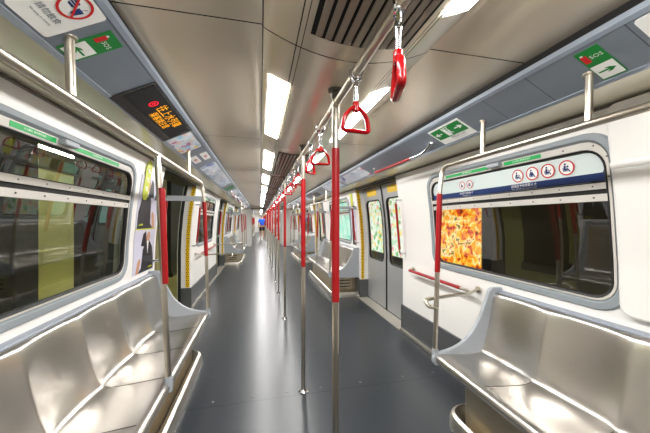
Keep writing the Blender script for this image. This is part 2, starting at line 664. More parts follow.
def window(s, y0, y1, notice=False, label_strip=True):
    nwin[0] += 1
    r = struct_empty('window_%d' % nwin[0])
    A = rr(y0 - .012, y1 + .012, WZ0 - .012, WZ1 + .012, .15)
    B = rr(y0 + .038, y1 - .038, WZ0 + .034, WZ1 - .025, .118)
    D = rr(y0 + .044, y1 - .044, WZ0 + .040, WZ1 - .03, .113)
    E_ = rr(y0 + .058, y1 - .058, WZ0 + .052, WZ1 - .075, .10)
    g = MB()
    ring(g, s, [(A, 0.0), (rr(y0 - .004, y1 + .004, WZ0 - .004, WZ1 + .004, .145), .012), (rr(y0 + .030, y1 - .030, WZ0 + .026, WZ1 - .018, .122), .014), (B, .004), (D, -.01)])
    obj('gasket', g, M['rubber'], r, smooth=True)
    g = MB()
    ring(g, s, [(D, -.008), (rr(y0 + .040, y1 - .040, WZ0 + .040, WZ1 - .033, .112), .006), (rr(y0 + .053, y1 - .053, WZ0 + .048, WZ1 - .070, .105), .006), (E_, -.002), (E_, -.03)])
    obj('frame', g, M['frame'], r, smooth=True)
    g = MB()
    ring(g, s, [(rr(y0 + .055, y1 - .055, WZ0 + .05, WZ1 - .073, .102), .004), (rr(y0 + .057, y1 - .057, WZ0 + .052, WZ1 - .075, .10), .008), (rr(y0 + .066, y1 - .066, WZ0 + .062, WZ1 - .083, .095), .003), (rr(y0 + .068, y1 - .068, WZ0 + .064, WZ1 - .085, .094), -.02)])
    obj('seal', g, M['blackrub'], r, smooth=True)
    # mullion between the lower pane and the hopper
    ya, yb = y0 + .06, y1 - .06

    def hbar(z0, z1, o0, o1):
        g.sheet([[W(s, y, z0, -.02) for y in (ya, yb)], [W(s, y, z0, o1) for y in (ya, yb)], [W(s, y, z1, o1) for y in (ya, yb)], [W(s, y, z1, -.02) for y in (ya, yb)]])
    g = MB()
    hbar(1.498, 1.535, 0, .006)
    hbar(1.560, 1.592, 0, .010)
    obj('mullion', g, M['frame'], r)
    g = MB()
    hbar(1.533, 1.562, 0, -.004)
    hbar(1.590, 1.598, 0, .006)
    obj('slot', g, M['blackrub'], r)
    g = MB()
    n = int((yb - ya) / .17)
    for i in range(n + 1):
        y = ya + .06 + i * (yb - ya - .12) / n
        for z in (1.517, 1.576):
            g.lathe([(0, .0025), (.004, .002), (.005, 0)], (0, 0, 0), 8, axis=0)
            k = len(g.v) - 24
            for q in range(k, len(g.v)):
                v = g.v[q]
                g.v[q] = (s * (PX(z) - .009) - s * v[0], y + v[1], z + v[2])
    for (y, z) in ((y0 + .047, 1.62), (y0 + .047, 1.72), (y0 + .10, 1.785), (y0 + .25, 1.792), (y1 - .047, 1.62), (y1 - .1, 1.785)):
        g.lathe([(0, .0025), (.004, .002), (.005, 0)], (0, 0, 0), 8, axis=0)
        k = len(g.v) - 24
        for q in range(k, len(g.v)):
            v = g.v[q]
            g.v[q] = (s * (PX(z) - .006) - s * v[0], y + v[1], z + v[2])
    obj('screws', g, M['darkmetal'], r, smooth=True)
    for nm, za, zb in (('pane', WZ0 + .04, 1.505), ('hopper_pane', 1.59, WZ1 - .07)):
        g = MB()
        zz = [za + (zb - za) * i / 6 for i in range(7)]
        g.sheet([[W(s, y, z, -.012) for y in (y0 + .05, y1 - .05)] for z in zz])
        obj(nm, g, M['glass'], r, smooth=True)
    # hopper catch
    yc = y0 + .72
    g = MB()
    g.box(s * (PX(1.80) - .045), s * (PX(1.80) - .002), yc - .055, yc + .055, 1.782, 1.812)
    o = obj('catch', g, M['grey'], r, bevel=.008)
    if label_strip:
        g = MB()
        for a, b in ((y0 + .38, yc - .07), (yc + .07, y0 + 1.30)):
            g.sheet([[W(s, y, z, .0075) for y in (a, b)] for z in (1.782, 1.806)])
        obj('label_strip', g, M['lgreen'], r, solid=.001)
        ym = (y0 + .38 + yc - .07) / 2
        for yy, tx in ((ym, '小心窗口 請勿伸手出外'), (yc + .3, '緊急時請保持冷靜')):
            text_obj('lettering', tx, .013, W(s, yy, 1.794, .0085), (0, -s, 0), (0, 0, 1), M['white'], r)
    if notice:
        # translucent priority-seat notice on the hopper pane
        g = MB()
        lp = rr(y0 + .068, y1 - .068, 1.60, WZ1 - .085, .08)
        # square lower corners
        lp = [(y, z) if z > 1.69 else ((y0 + .068 if y < (y0 + y1) / 2 else y1 - .068) if abs(y - (y0 + y1) / 2) > (y1 - y0) / 2 - .15 and z > 1.605 else y, z) for y, z in lp]
        filled(g, s, rr(y0 + .07, y1 - .07, 1.60, WZ1 - .087, .085), [], off=-.0095)
        nb = obj('notice', g, M['film'], r)
        g = MB()
        g.sheet([[W(s, y, z, -.006) for y in (y0 + .072, y1 - .072)] for z in (1.602, 1.645)])
        obj('blue_band', g, M['navy'], nb)
        text_obj('lettering', '請讓座予有需要人士', .021, W(s, 1.56, 1.629, -.005), (0, -s, 0), (0, 0, 1), M['white'], nb)
        text_obj('lettering', 'Please offer this seat to anyone in need', .0115, W(s, 1.56, 1.611, -.005), (0, -s, 0), (0, 0, 1), M['white'], nb)
        text_obj('lettering', '請讓座予有需要人士', .018, W(s, 2.10, 1.629, -.005), (0, -s, 0), (0, 0, 1), M['white'], nb)
        text_obj('lettering', 'Please offer this seat', .011, W(s, 2.10, 1.611, -.005), (0, -s, 0), (0, 0, 1), M['white'], nb)
        for i, (y, rad) in enumerate(((1.28, .043), (1.388, .043), (1.49, .043), (1.595, .043), (2.05, .034), (2.14, .034))):
            zc = 1.698
            g = MB()
            n = 28
            g.add([W(s, y, zc, -.0055)] + [W(s, y + rad * .85 * math.cos(2 * PI * k / n), zc + rad * .85 * math.sin(2 * PI * k / n), -.0055) for k in range(n)],
                  [(0, k + 1, (k + 1) % n + 1) for k in range(n)])
            obj('sign_disc', g, M['white'], nb)
            g = MB()
            g.add([W(s, y + q * math.cos(2 * PI * k / n), zc + q * math.sin(2 * PI * k / n), -.0045) for q in (rad * .84, rad) for k in range(n)],
                  [(k, (k + 1) % n, (k + 1) % n + n, k + n) for k in range(n)])
            obj('sign_ring', g, M['signred'], nb)
            g = MB()
            # seated figure pictogram: head, back, thigh, shin, seat; variants carry a baby, a belly, a stick, a cast
            u = rad / .034

            def P(a, b):
                return W(s, y - s * a * u * .001, zc + b * u * .001, -.0045)

            def bar(a0, b0, a1, b1, w):
                d = Vector((a1 - a0, b1 - b0)).normalized()
                nx, ny = -d.y * w / 2, d.x * w / 2
                g.add([P(a0 + nx, b0 + ny), P(a1 + nx, b1 + ny), P(a1 - nx, b1 - ny), P(a0 - nx, b0 - ny)], [(0, 1, 2, 3)])

            def disc(a, b, q):
                g.add([P(a + q * math.cos(2 * PI * k / 12), b + q * math.sin(2 * PI * k / 12)) for k in range(12)], [tuple(range(12))])
            disc(-5, 16, 4.5)
            bar(-6, 10, -8, -8, 9)
            bar(-10, -8, 8, -6, 8)
            bar(6, -6, 15, -19, 4.5)
            bar(-15, -14, 6, -14, 3)
            bar(-15, 2, -14, -14, 3)
            if i in (0, 4):
                bar(-2, 4, 8, 2, 4)
                disc(6, 5, 4)
            if i in (1, 5):
                bar(-3, 6, 12, -2, 3)
                bar(12, -2, 18, 8, 2)
            if i == 2:
                disc(0, 0, 7)
            if i == 3:
                bar(-3, 4, 10, 2, 3)
                bar(11, 6, 17, -17, 2)
            obj('pictogram', g, M['navy'], nb)
    return r


for s in (1, -1):
    for k, (a, b_) in enumerate(WIN):
        window(s, a, b_, notice=(s == 1 and k == 0))
    for a, b_ in NWIN:
        window(s, a, b_, label_strip=False)

# raised pillar panel right of the near right window
for s in (1, -1):
    p = MB()
    lp = rr(.60, 1.055, .925, 1.955, .05)
    ring(p, s, [(lp, 0), (rr(.605, 1.05, .93, 1.95, .05), .028), (rr(.612, 1.04, .94, 1.942, .045), .034)])
    filled(p, s, rr(.612, 1.04, .94, 1.942, .045), [], off=.034)
    p.sheet([[W(s, y, z, o) for y in (.61, 1.045)] for z, o in ((1.645, .033), (1.652, .042), (1.668, .046), (1.678, .042), (1.684, .033))])
    struct('trim_8', p, M['wall'], smooth=True)

# ------------------------------------------------------------------ doors
nd = [0]


def door(s, y0, y1, opened):
    nd[0] += 1
    r = struct_empty('door_%d' % nd[0])
    ym = (y0 + y1) / 2
    o_ = .148

    def leaf(a, b):
        g = MB()
        wa, wb = a + .10, b - .10
        hole = rr(wa, wb, .74, 1.72, .09)
        filled(g, s, [(a, .02), (b, .02), (b, 1.95), (a, 1.95)], [hole], off=-o_)
        ring(g, s, [(hole, -o_), (hole, -o_ - .03)])
        lf = obj('leaf', g, M['leaf'], r, solid=.004)
        g = MB()
        ring(g, s, [(rr(wa - .012, wb + .012, .728, 1.732, .10), -o_ + .003), (rr(wa - .006, wb + .006, .734, 1.726, .095), -o_ + .012), (rr(wa + .008, wb - .008, .748, 1.712, .085), -o_ + .006), (rr(wa + .008, wb - .008, .748, 1.712, .085), -o_ - .02)])
        obj('window_seal', g, M['blackrub'], lf, smooth=True)
        g = MB()
        g.sheet([[W(s, y, z, -o_ - .012) for y in (wa, wb)] for z in (.74, .9, 1.05, 1.2, 1.35, 1.5, 1.6, 1.72)])
        obj('pane', g, M['doorglass'], lf, smooth=True)
        g = MB()
        yc = (a + b) / 2
        g.sheet([[W(s, y, z, -o_ + .004) for y in (yc - .20, yc + .20)] for z in (1.80, 1.90)])
        obj('yellow_sticker', g, M['yellow'], lf, solid=.001)
        return lf
    if not opened:
        leaf(y0 - .02, ym - .012)
        leaf(ym + .012, y1 + .02)
        g = MB()
        g.sheet([[W(s, y, z, -o_ + .008) for y in (ym - .014, ym + .014)] for z in ZS[:-1] + [1.95]])
        obj('centre_seal', g, M['blackrub'], r, solid=.012)
    else:
        for a, b in ((y0 - .50, y0 + .03), (y1 - .03, y1 + .5)):
            g = MB()
            g.sheet([[(s * (PX(z) + o_), y, z) for y in (a, b)] for z in ZS[:-1] + [1.95]])
            obj('leaf', g, M['leaf'], r, solid=.03)
        for y in (y0 + .035, y1 - .035):
            g = MB()
            g.sheet([[(s * (PX(z) + o_ + e), y, z) for e in (-.02, .02)] for z in ZS[:-1] + [1.95]])
            obj('edge_seal', g, M['blackrub'], r, solid=.02)
    # header, threshold and bottom rail
    g = MB()
    g.box(s * 1.33, s * 1.56, y0 + .003, y1 - .003, 1.928, 1.949)
    obj('header', g, M['blackrub'], r)
    g = MB()
    g.box(s * 1.37, s * 1.555, y0 + .004, y1 - .004, 0, .012)
    obj('threshold', g, M['steel'], r, bevel=.003)
    g = MB()
    for i in range(7):
        x = 1.39 + i * .024
        g.box(s * x, s * (x + .006), y0 + .03, y1 - .03, .0121, .014)
    obj('threshold_ribs', g, M['frame'], r)
    # dotted yellow strip on each jamb
    for y, d in ((y0, 1), (y1, -1)):
        g = MB()
        zs = [.34] + [z for z in ZS if .4 < z < 1.93] + [1.925]
        g.sheet([[(s * (PX(z) + e), y + d * .004, z) for e in (.012, .066)] for z in zs])
        st = obj('yellow_strip', g, M['yellow'], r, solid=.004)
        g = MB()
        for i in range(52):
            z = .36 + i * .03
            for e in ((.026, .052) if i % 2 else (.039,)):
                cx = PX(z) + e
                g.add([(s * cx + .0095 * math.cos(2 * PI * k / 8), y + d * .0075, z + .0095 * math.sin(2 * PI * k / 8)) for k in range(8)], [tuple(range(8))])
        obj('strip_dots', g, M['ydark'], st)
    return r


for s in (1, -1):
    for a, b_ in DOORS:
        door(s, a, b_, s == -1)
    for a, b_ in NDOORS:
        door(s, a, b_, False)

# ------------------------------------------------------------------ ceiling lights and vents
L = [1.05 + 1.48 * k for k in range(-2, 9)]


def make_light(s):
    t = thing('ceiling_light', '', 'ceiling light', (0, 0, 0))
    xs = [.212, .259, .306]

    def zc(x):
        return 2.010 + .082 * (x / .328) ** 2
    g = MB()
    g.sheet([[(s * x, y, zc(x) - .004) for y in (0, .91)] for x in xs])
    obj('diffuser', g, M['lamp'], t)
    g = MB()
    for a, b in (((.206, .212), (-.006, .916)), ((.306, .312), (-.006, .916))):
        g.sheet([[(s * x, y, zc(x) - .006) for y in b] for x in a])
    for y in (-.006, .91):
        g.sheet([[(s * x, yy, zc(x) - .006) for yy in (y, y + .006)] for x in xs])
    obj('frame', g, M['frame'], t, solid=.003)
    return t


for s, side in ((-1, 'left'), (1, 'right')):
    proto = None
    i = 0
    for k, y in enumerate(L):
        yy = y + .31
        if yy > Y1 - .9:
            continue
        if yy < -.5:
            lab = 'lit ceiling panel behind the camera on the %s of the vent line' % side
        else:
            lab = 'bright rectangular ceiling light %s of the vents, %s down this car' % (side, 'overhead and nearest' if i == 0 else ordinal(i))
            i += 1
        if proto is None:
            proto = make_light(s)
            o = proto
            o['label'] = lab
            o['group'] = 'ceiling lights on the %s' % side
        else:
            o = dup(proto, 0, lab)
        o.location = (0, yy, 0)
    for k in range(10):
        o = dup(proto, 0, 'tiny bright ceiling light far off in the next car, %s row' % side, loc=(0, N0 + .5 + 1.55 * k, 0), group='far ceiling lights %s' % side)


def make_vent():
    t = thing('ceiling_vent', '', 'air vent')

    def zc(x):
        return 2.010 + .082 * (x / .328) ** 2
    g = MB()
    for i in range(10):
        x = -.152 + i * .0325
        g.box(x - .0115, x + .0115, 0, 1.24, zc(x) - .010, zc(x) - .004)
    obj('slats', g, M['slat'], t, bevel=.002)
    g = MB()
    xs = [-.178 + .0349 * i for i in range(11)]
    g.sheet([[(x, y, zc(x) - .0025) for y in (-.012, 1.252)] for x in xs])
    obj('dark_backing', g, M['black'], t)
    return t


vp = None
i = 0
for y in L:
    if 1.0 < y < 1.1:
        continue
    yy = y + .13
    if yy > Y1 - 1.3:
        continue
    lab = 'slatted ceiling vent behind the camera' if yy < -.5 and i == 0 else 'long slatted ceiling air vent between the light rows, %s down the car' % (ordinal(i) if i else 'directly overhead and nearest')
    if yy > -.5:
        i += 1
    if vp is None:
        vp = make_vent()
        vp['label'] = lab
        vp['group'] = 'slatted vents along the ceiling'
        vp.location = (0, yy, 0)
    else:
        dup(vp, 0, lab, loc=(0, yy, 0))
for k in range(5):
    dup(vp, 0, 'tiny slatted vent far off in the next car', loc=(0, N0 + .4 + 3.1 * k, 0), group='far vents')

# ------------------------------------------------------------------ centre rail, poles, straps
POLES = [1.29, 2.31, 4.07, 5.50, 6.60, 8.37, 9.80, 10.90, 12.67, 14.1, 15.0]
for a, b_, lab in ((-1.9, 15.4, 'long steel grab rail under the ceiling along the middle of this car'), (17.2, 32.5, 'far steel ceiling rail along the middle of the next car')):
    t = thing('ceiling_rail', lab, 'grab rail', (0, a, 1.942))
    g = MB()
    g.tube([(0, 0, 0), (0, b_ - a, 0)], .0165, 16)
    obj('rail', g, M['pole'], t, smooth=True)
    for y in (a + .25, b_ - .1):
        g = MB()
        g.tube([(0, y - a, 0), (0, y - a, .07)], .014, 12)
        g.lathe([(.03, .068), (.03, .060), (.016, .056)], (0, y - a, 0), 16)
        obj('hanger', g, M['pole'], t, smooth=True)


def make_pole():
    t = thing('grab_pole', '', 'pole', (0, 0, 0), 'red-sleeved poles down the centre')
    g = MB()
    g.lathe([(.0165, 0.012), (.0165, 2.006)], (0, 0, 0), 20)
    obj('tube', g, M['pole'], t, smooth=True)
    g = MB()
    g.lathe([(.0165, 1.018), (.0185, 1.020), (.0185, 1.733), (.0165, 1.735)], (0, 0, 0), 20)
    obj('red_sleeve', g, M['red'], t, smooth=True)
    g = MB()
    g.lathe([(.0168, 1.962), (.021, 1.970), (.023, 1.99), (.034, 1.998), (.036, 2.008), (0, 2.009)], (0, 0, 0), 20)
    obj('ceiling_flange', g, M['darkmetal'], t, smooth=True)
    g = MB()
    g.lathe([(.042, 0), (.042, .006), (.034, .014), (.022, .018), (.0172, .03)], (0, 0, 0), 20)
    obj('floor_flange', g, M['chrome'], t, smooth=True)
    g = MB()
    g.tube([(0, -.035, 1.942), (0, .035, 1.942)], .020, 16)
    obj('rail_clamp', g, M['pole'], t, smooth=True)
    return t


pp = make_pole()
for i, y in enumerate(POLES):
    o = pp if i == 0 else dup(pp, 0)
    o.location = (0, y, 0)
    if i == 0:
        o['label'] = 'steel floor-to-ceiling pole with red sleeve, nearest and thickest in the aisle'
    else:
        o['label'] = 'red-sleeved steel centre pole, %s one away from the camera' % ordinal(i)
for k in range(9):
    dup(pp, 0, 'tiny red-sleeved pole far off in the next car', loc=(0, 17.8 + 1.55 * k, 0), group='far centre poles')


def make_strap():
    t = thing('hanging_strap', '', 'strap handle', (0, 0, 1.942), 'red strap handles on the ceiling rail')
    # clamp: collar round the rail, two prongs, socket
    g = MB()
    g.tube([(0, -.013, 0), (0, .013, 0)], .0225, 16)
    obj('collar', g, M['chrome'], t, smooth=True)
    g = MB()
    g.tube(round_path([(-.020, 0, .006), (-.020, 0, -.02), (-.006, 0, -.036), (-.004, 0, -.046)], .012), [.0065] * 15 if False else .0065, 8)
    g.tube(round_path([(.020, 0, .006), (.020, 0, -.02), (.006, 0, -.036), (.004, 0, -.046)], .012), .0065, 8)
    g.lathe([(0, -.056), (.0105, -.054), (.0105, -.038), (.008, -.034), (0, -.033)], (0, 0, 0), 14)
    obj('yoke', g, M['chrome'], t, smooth=True)
    g = MB()
    prof = []
    for i in range(11):
        z = -.056 - i * .0052
        prof += [(.0062, z), (.0092, z - .0013), (.0092, z - .0035), (.0062, z - .0048)]
    g.lathe(prof, (0, 0, 0), 14)
    obj('spring', g, M['chrome'], t, smooth=True)
    # D shaped red grip
    g = MB()
    base = -.215
    loop = [(-.043, base), (.043, base), (.050, base + .022), (.043, base + .052), (.022, base + .078), (0, base + .088), (-.022, base + .078), (-.043, base + .052), (-.050, base + .022)]
    pts = []
    n = len(loop)
    for i in range(n):
        p0, p1, p2, p3 = (Vector((loop[(i + k) % n][0], 0, loop[(i + k) % n][1])) for k in (-1, 0, 1, 2))
        for q in range(5):
            tt = q / 5
            a = p1
            if i == 0:
                v = p1.lerp(p2, tt)
            else:
                v = .5 * ((2 * p1) + (-p0 + p2) * tt + (2 * p0 - 5 * p1 + 4 * p2 - p3) * tt ** 2 + (-p0 + 3 * p1 - 3 * p2 + p3) * tt ** 3)
            pts.append(v)
    m_ = len(pts)
    vs, fs = [], []
    kn = 10
    for i, p in enumerate(pts):
        tg = (pts[(i + 1) % m_] - pts[i - 1]).normalized()
        nn = Vector((0, 1, 0))
        bb = tg.cross(nn)
        for k in range(kn):
            an = 2 * PI * k / kn
            vs.append(p + nn * .0115 * math.cos(an) + bb * .0078 * math.sin(an))
    for i in range(m_):
        for k in range(kn):
            fs.append((i * kn + k, i * kn + (k + 1) % kn, ((i + 1) % m_) * kn + (k + 1) % kn, ((i + 1) % m_) * kn + k))
    g.add(vs, fs)
    g.lathe([(.0105, -.108), (.013, -.112), (.013, base + .075), (.010, base + .072)], (0, 0, 0), 14)
    obj('grip', g, M['strapred'], t, smooth=True)
    return t


sp = make_strap()
straps = [.67, 1.0, 1.635, 1.97, 2.63, 2.95, 3.33, 3.68]
y = 4.07
for a, b_ in zip(POLES[2:], POLES[3:]):
    n = max(2, int((b_ - a) / .36))
    straps += [a + (b_ - a) * (k + 1) / (n + 1) for k in range(n)]
rots = {0: 1.25, 1: .12, 2: -.05, 3: .85, 4: .25, 5: 1.1}
for i, y in enumerate(straps):
    o = sp if i == 0 else dup(sp, 0)
    o.location = (0, y, 1.942)
    o.rotation_euler.z = rots.get(i, random.uniform(-.8, 1.0))
    if i == 0:
        o['label'] = 'bright red strap handle seen edge-on at the top, nearest the camera'
    elif i == 1:
        o['label'] = 'red strap handle facing the camera, just before the nearest centre pole'
    else:
        o['label'] = 'red strap handle on the ceiling rail, %s from the camera' % ordinal(i)


# ------------------------------------------------------------------ benches
def shell_profile():
    base = [(.905, .385), (.872, .388), (.856, .405), (.853, .425), (.860, .442), (.876, .451), (.90, .453), (.96, .446), (1.04, .434), (1.12, .424), (1.18, .419),
            (1.225, .420), (1.25, .428), (1.268, .446), (1.28, .475), (1.29, .52), (1.302, .58), (1.315, .65), (1.327, .72), (1.338, .78), (1.345, .82), (1.351, .845), (1.362, .858), (1.385, .862)]
    return [Vector((x, z)) for x, z in base]


BP = shell_profile()


def make_bench(s, n, w, label, group='steel benches'):
    """origin at the floor by the near end; extends along +Y"""
    t = thing('bench', label, 'bench', (0, 0, 0), group)
    Ln = n * w
    nu = n * 24
    rows = []
    nrm = []
    for i, p in enumerate(BP):
        a = BP[max(i - 1, 0)]
        b = BP[min(i + 1, len(BP) - 1)]
        d = (b - a).normalized()
        nrm.append(Vector((-d.y, d.x)))
    dish = [0, 0, 0, 0, 0, 0, 0, .15, .4, .6, .8, 1.3, 1.9, 2.3, 2.1, 1.6, 1.2, 1.0, .95, .9, .7, .45, .15, 0]
    for j in range(nu + 1):
        u = j / nu * n
        c = abs(math.cos(PI * u))
        bdg = (1 - abs(math.sin(PI * u))) ** 1.3
        row = []
        for p, q, dk in zip(BP, nrm, dish):
            e = dk * (.020 * bdg - .006)
            row.append((s * (p.x + q.x * e), u * w, p.y + q.y * e))
        rows.append(row)
    g = MB()
    g.sheet(rows)
    o = obj('seat_shell', g, M['seat'], t, smooth=True)
    md = o.modifiers.new('sub', 'SUBSURF')
    md.levels = md.render_levels = 1
    # thin joints between the seats
    g = MB()
    for k in range(1, n):
        y = k * w
        pts = []
        for p, q, dk in list(zip(BP, nrm, dish))[6:12]:
            e = dk * (.020 - .006) + .0006
            pts.append((s * (p.x + q.x * e), y, p.y + q.y * e))
        g.tube(pts, .0013, 6)
    obj('seat_joints', g, M['darkmetal'], t)
    # back trim
    g = MB()
    g.extr([(s * 1.380, .853), (s * 1.374, .866), (s * 1.380, .874), (s * 1.418, .876), (s * 1.418, .853)], 0, Ln)
    obj('back_trim', g, M['trim'], t, bevel=.003)
    # end panels
    cv = []
    P0, P1, P2, P3 = Vector((.885, .465)), Vector((1.17, .485)), Vector((1.22, .66)), Vector((1.305, .875))
    for k in range(13):
        q = k / 12
        cv.append(P0 * (1 - q) ** 3 + P1 * 3 * q * (1 - q) ** 2 + P2 * 3 * q * q * (1 - q) + P3 * q ** 3)
    poly = [(.86, .375), (.843, .395), (.840, .43), (.852, .458)] + [(p.x, p.y) for p in cv] + [(1.33, .898), (1.419, .898), (1.419, .355), (1.0, .355)]
    for y0, y1 in ((-.028, .002), (Ln - .002, Ln + .028)):
        g = MB()
        g.extr([(s * x, z) for x, z in poly], y0, y1)
        obj('end_panel', g, M['grey'], t, bevel=.007)
    # plinth with louvred ends
    g = MB()
    g.box(s * .99, s * 1.41, .13, Ln - .13, .02, .384)
    g.box(s * 1.0, s * 1.41, .02, Ln - .02, .350, .386)
    pl = obj('plinth', g, M['plinth'], t, bevel=.006)
    g = MB()
    for y in (.1295, Ln - .1305):
        for k in range(3):
            z = .16 + k * .055
            g.box(s * 1.06, s * 1.30, y, y + .001, z, z + .018)
    obj('louvres', g, M['black'], pl)
    g = MB()
    path = [(1.41, .085), (.985, .085), (.985, Ln - .085), (1.41, Ln - .085)]
    prof = [(.0, 0.0), (.0, .02), (-.03, .05), (-.055, .07), (-.075, .062), (-.088, .035), (-.09, 0)]
    # rounded skirting sweeping round the plinth corners
    pts = round_path([(x, y, 0) for x, y in path], .07, 6)
    rws = []
    for i, p in enumerate(pts):
        a = pts[max(i - 1, 0)]
        b = pts[min(i + 1, len(pts) - 1)]
        d = (b - a).normalized()
        nn = Vector((d.y, -d.x, 0))     # inwards
        rws.append([(s * (p.x + nn.x * o_ * 1), p.y + nn.y * o_ * 1, z * 1.35) for o_, z in prof])
    g.sheet(rws)
    obj('kick_skirting', g, M['steel'], t, smooth=True)
    return t


def overhead(s, y0, y1, posts, label, near_pole=True, far_pole=True, mid=(), bars=()):
    """side grab rail: rail bent down into the bench-end poles, hangers from the cove"""
    t = thing('side_handrail', label, 'handrail', (s * .93, y0, 0), 'side handrails over the benches')
    X = s * .93

    def R(x, y, z):
        return (s * x - X, y - y0, z)
    g = MB()
    path = []
    if near_pole:
        path += [R(.905, y0, 1.60)]
    path += [R(.928, y0, 1.782), R(.93, y1, 1.782)]
    if far_pole:
        path += [R(.905, y1, 1.60)]
    g.tube(round_path(path, .06, 7), .0165, 16)
    obj('rail', g, M['pole'], t, smooth=True)
    ys = ([y0] if near_pole else []) + list(mid) + ([y1] if far_pole else [])
    for y in ys:
        top = 1.60 if y not in mid else 1.775
        xt = .905 if y not in mid else .926
        g = MB()
        g.tube([R(.866, y, .45), R(xt, y, top)], .0165, 16)
        obj('pole', g, M['pole'], t, smooth=True)
        g = MB()
        a = (1.03 - .45) / (1.60 - .45)
        g.tube([R(.866 + .039 * a, y, 1.03), R(.866 + .039 * .985, y, 1.585)], .0188, 18)
        obj('red_sleeve', g, M['red'], t, smooth=True)
        g = MB()
        g.tube([R(.864, y, .40), R(.8675, y, .485)], .0215, 14)
        obj('foot_socket', g, M['grey'], t, smooth=True)
    for y in posts:
        g = MB()
        g.tube([R(.932, y, 1.785), R(.938, y, 1.985)], .0135, 14)
        g.tube([R(.938, y, 1.978), R(.9385, y, 1.986)], .022, 14)
        obj('hanger', g, M['pole'], t, smooth=True)
    for y in bars:
        g = MB()
        g.box(s * .905 - X, s * 1.375 - X, y - y0 - .008, y - y0 + .008, 1.592, 1.645)
        obj('side_bar', g, M['grey'], t, bevel=.004)
    return t


# benches of this car: (side, start, seats, seat width)
bl = make_bench(-1, 6, .412, 'long brushed steel bench with dished seats at left foreground under the big window')
bl.location = (0, .65, 0)
br = make_bench(1, 3, .405, 'short brushed steel bench at right foreground beside the open standing bay')
br.location = (0, .565, 0)
br6 = make_bench(1, 6, .412, 'steel bench on the right just past the nearest closed doors')
br6.location = (0, 4.95, 0)
dup(br6, 0, 'steel bench on the right past the second pair of closed doors', loc=(0, 9.25, 0))
dup(bl, 0, 'steel bench on the left past the second doorway, grey end panel facing us', loc=(0, 9.25, 0))
for s, src in ((1, br6), (-1, bl)):
    side = 'right' if s == 1 else 'left'
    for k in range(3):
        dup(src, 0, 'tiny far bench on the %s side of the next car' % side, loc=(0, 19.55 + 4.3 * k, 0), group='far benches %s' % side)

overhead(-1, .66, 3.14, [1.067, 2.615], 'steel handrail over the left foreground bench with two red-sleeved poles', mid=(1.83,), bars=(3.14,))
overhead(1, .58, 1.80, [.875, 1.43], 'steel handrail over the right foreground bench, red-sleeved pole at its end')
h1 = overhead(1, 4.93, 7.40, [5.5, 6.8], 'steel handrail over the right bench just past the nearest closed doors', mid=(6.17,), bars=(4.93, 7.40))
dup(h1, 4.3, 'steel handrail over the right bench past the second closed doors')
h2 = overhead(-1, 9.23, 11.70, [9.8, 11.1], 'steel handrail over the far left bench past the second doorway', mid=(10.47,), bars=(9.23, 11.70))
for k in range(3):
    dup(h1, 14.6 + 4.3 * k, 'tiny far handrail on the right of the next car', group='far handrails right')
    dup(h2, 10.3 + 4.3 * k, 'tiny far handrail on the left of the next car', group='far handrails left')

# leaning rail in the standing bays
def lean_rail(s, y, label, mirror=1):
    """padded hip rail on the wall and a cross bar out to the pole"""
    t = thing('leaning_rail', label, 'rail', (s * 1.35, y, .81))
    X = s * 1.35

    def R(x, dy, z):
        return (s * x - X, dy * mirror, z - .81)
    g = MB()
    g.tube([R(1.345, 1.02, .815), R(1.345, .16, .812)], .0155, 14)
    obj('red_sleeve', g, M['red'], t, smooth=True)
    g = MB()
    g.tube(round_path([R(1.40, 1.05, .83), R(1.347, 1.05, .815), R(1.345, .98, .815)], .03), .013, 12)
    obj('steel_end', g, M['pole'], t, smooth=True)
    g = MB()
    g.tube(round_path([R(1.345, .18, .812), R(1.345, .02, .812), R(1.25, -.04, .822), R(.80, -.16, .835), R(.79, -.21, .80), R(.86, -.21, .785)], .05), .013, 12)
    obj('steel_bar', g, M['pole'], t, smooth=True)
    for dy in (1.05, .03):
        g = MB()
        g.tube([R(1.418, dy, .825), R(1.403, dy, .825)], .027, 16)
        if dy < .5:
            g.tube([R(1.403, .03, .825), R(1.345, .03, .812)], .011, 10)
        obj('wall_flange', g, M['pole'], t, smooth=True)
    return t


lean_rail(1, 1.98, 'waist-high red and steel leaning rail on the white wall beside the right bench')
lr = lean_rail(-1, 5.15, 'waist-high red leaning rail on the left wall past the first doorway')
lean_rail(-1, 7.2, 'second waist-high red leaning rail on the left wall, before the second doorway', mirror=-1)

# red jamb grab bars
def jamb_bar(s):
    t = thing('grab_bar', '', 'grab bar', (s * 1.30, 0, 0), 'red grab bars beside the doors')
    X = s * 1.30

    def R(x, z):
        return (s * x - X, 0, z)
    g = MB()
    g.tube([R(1.335, 1.04), R(1.285, 1.60)], .0145, 12)
    obj('red_sleeve', g, M['red'], t, smooth=True)
    g = MB()
    g.tube(round_path([R(1.412, .985), R(1.34, .985), R(1.335, 1.06)], .03), .012, 10)
    obj('steel_end', g, M['chrome'], t, smooth=True)
    g = MB()
    g.tube(round_path([R(1.365, 1.645), R(1.283, 1.645), R(1.286, 1.59)], .03), .012, 10)
    obj('steel_end', g, M['chrome'], t, smooth=True)
    return t


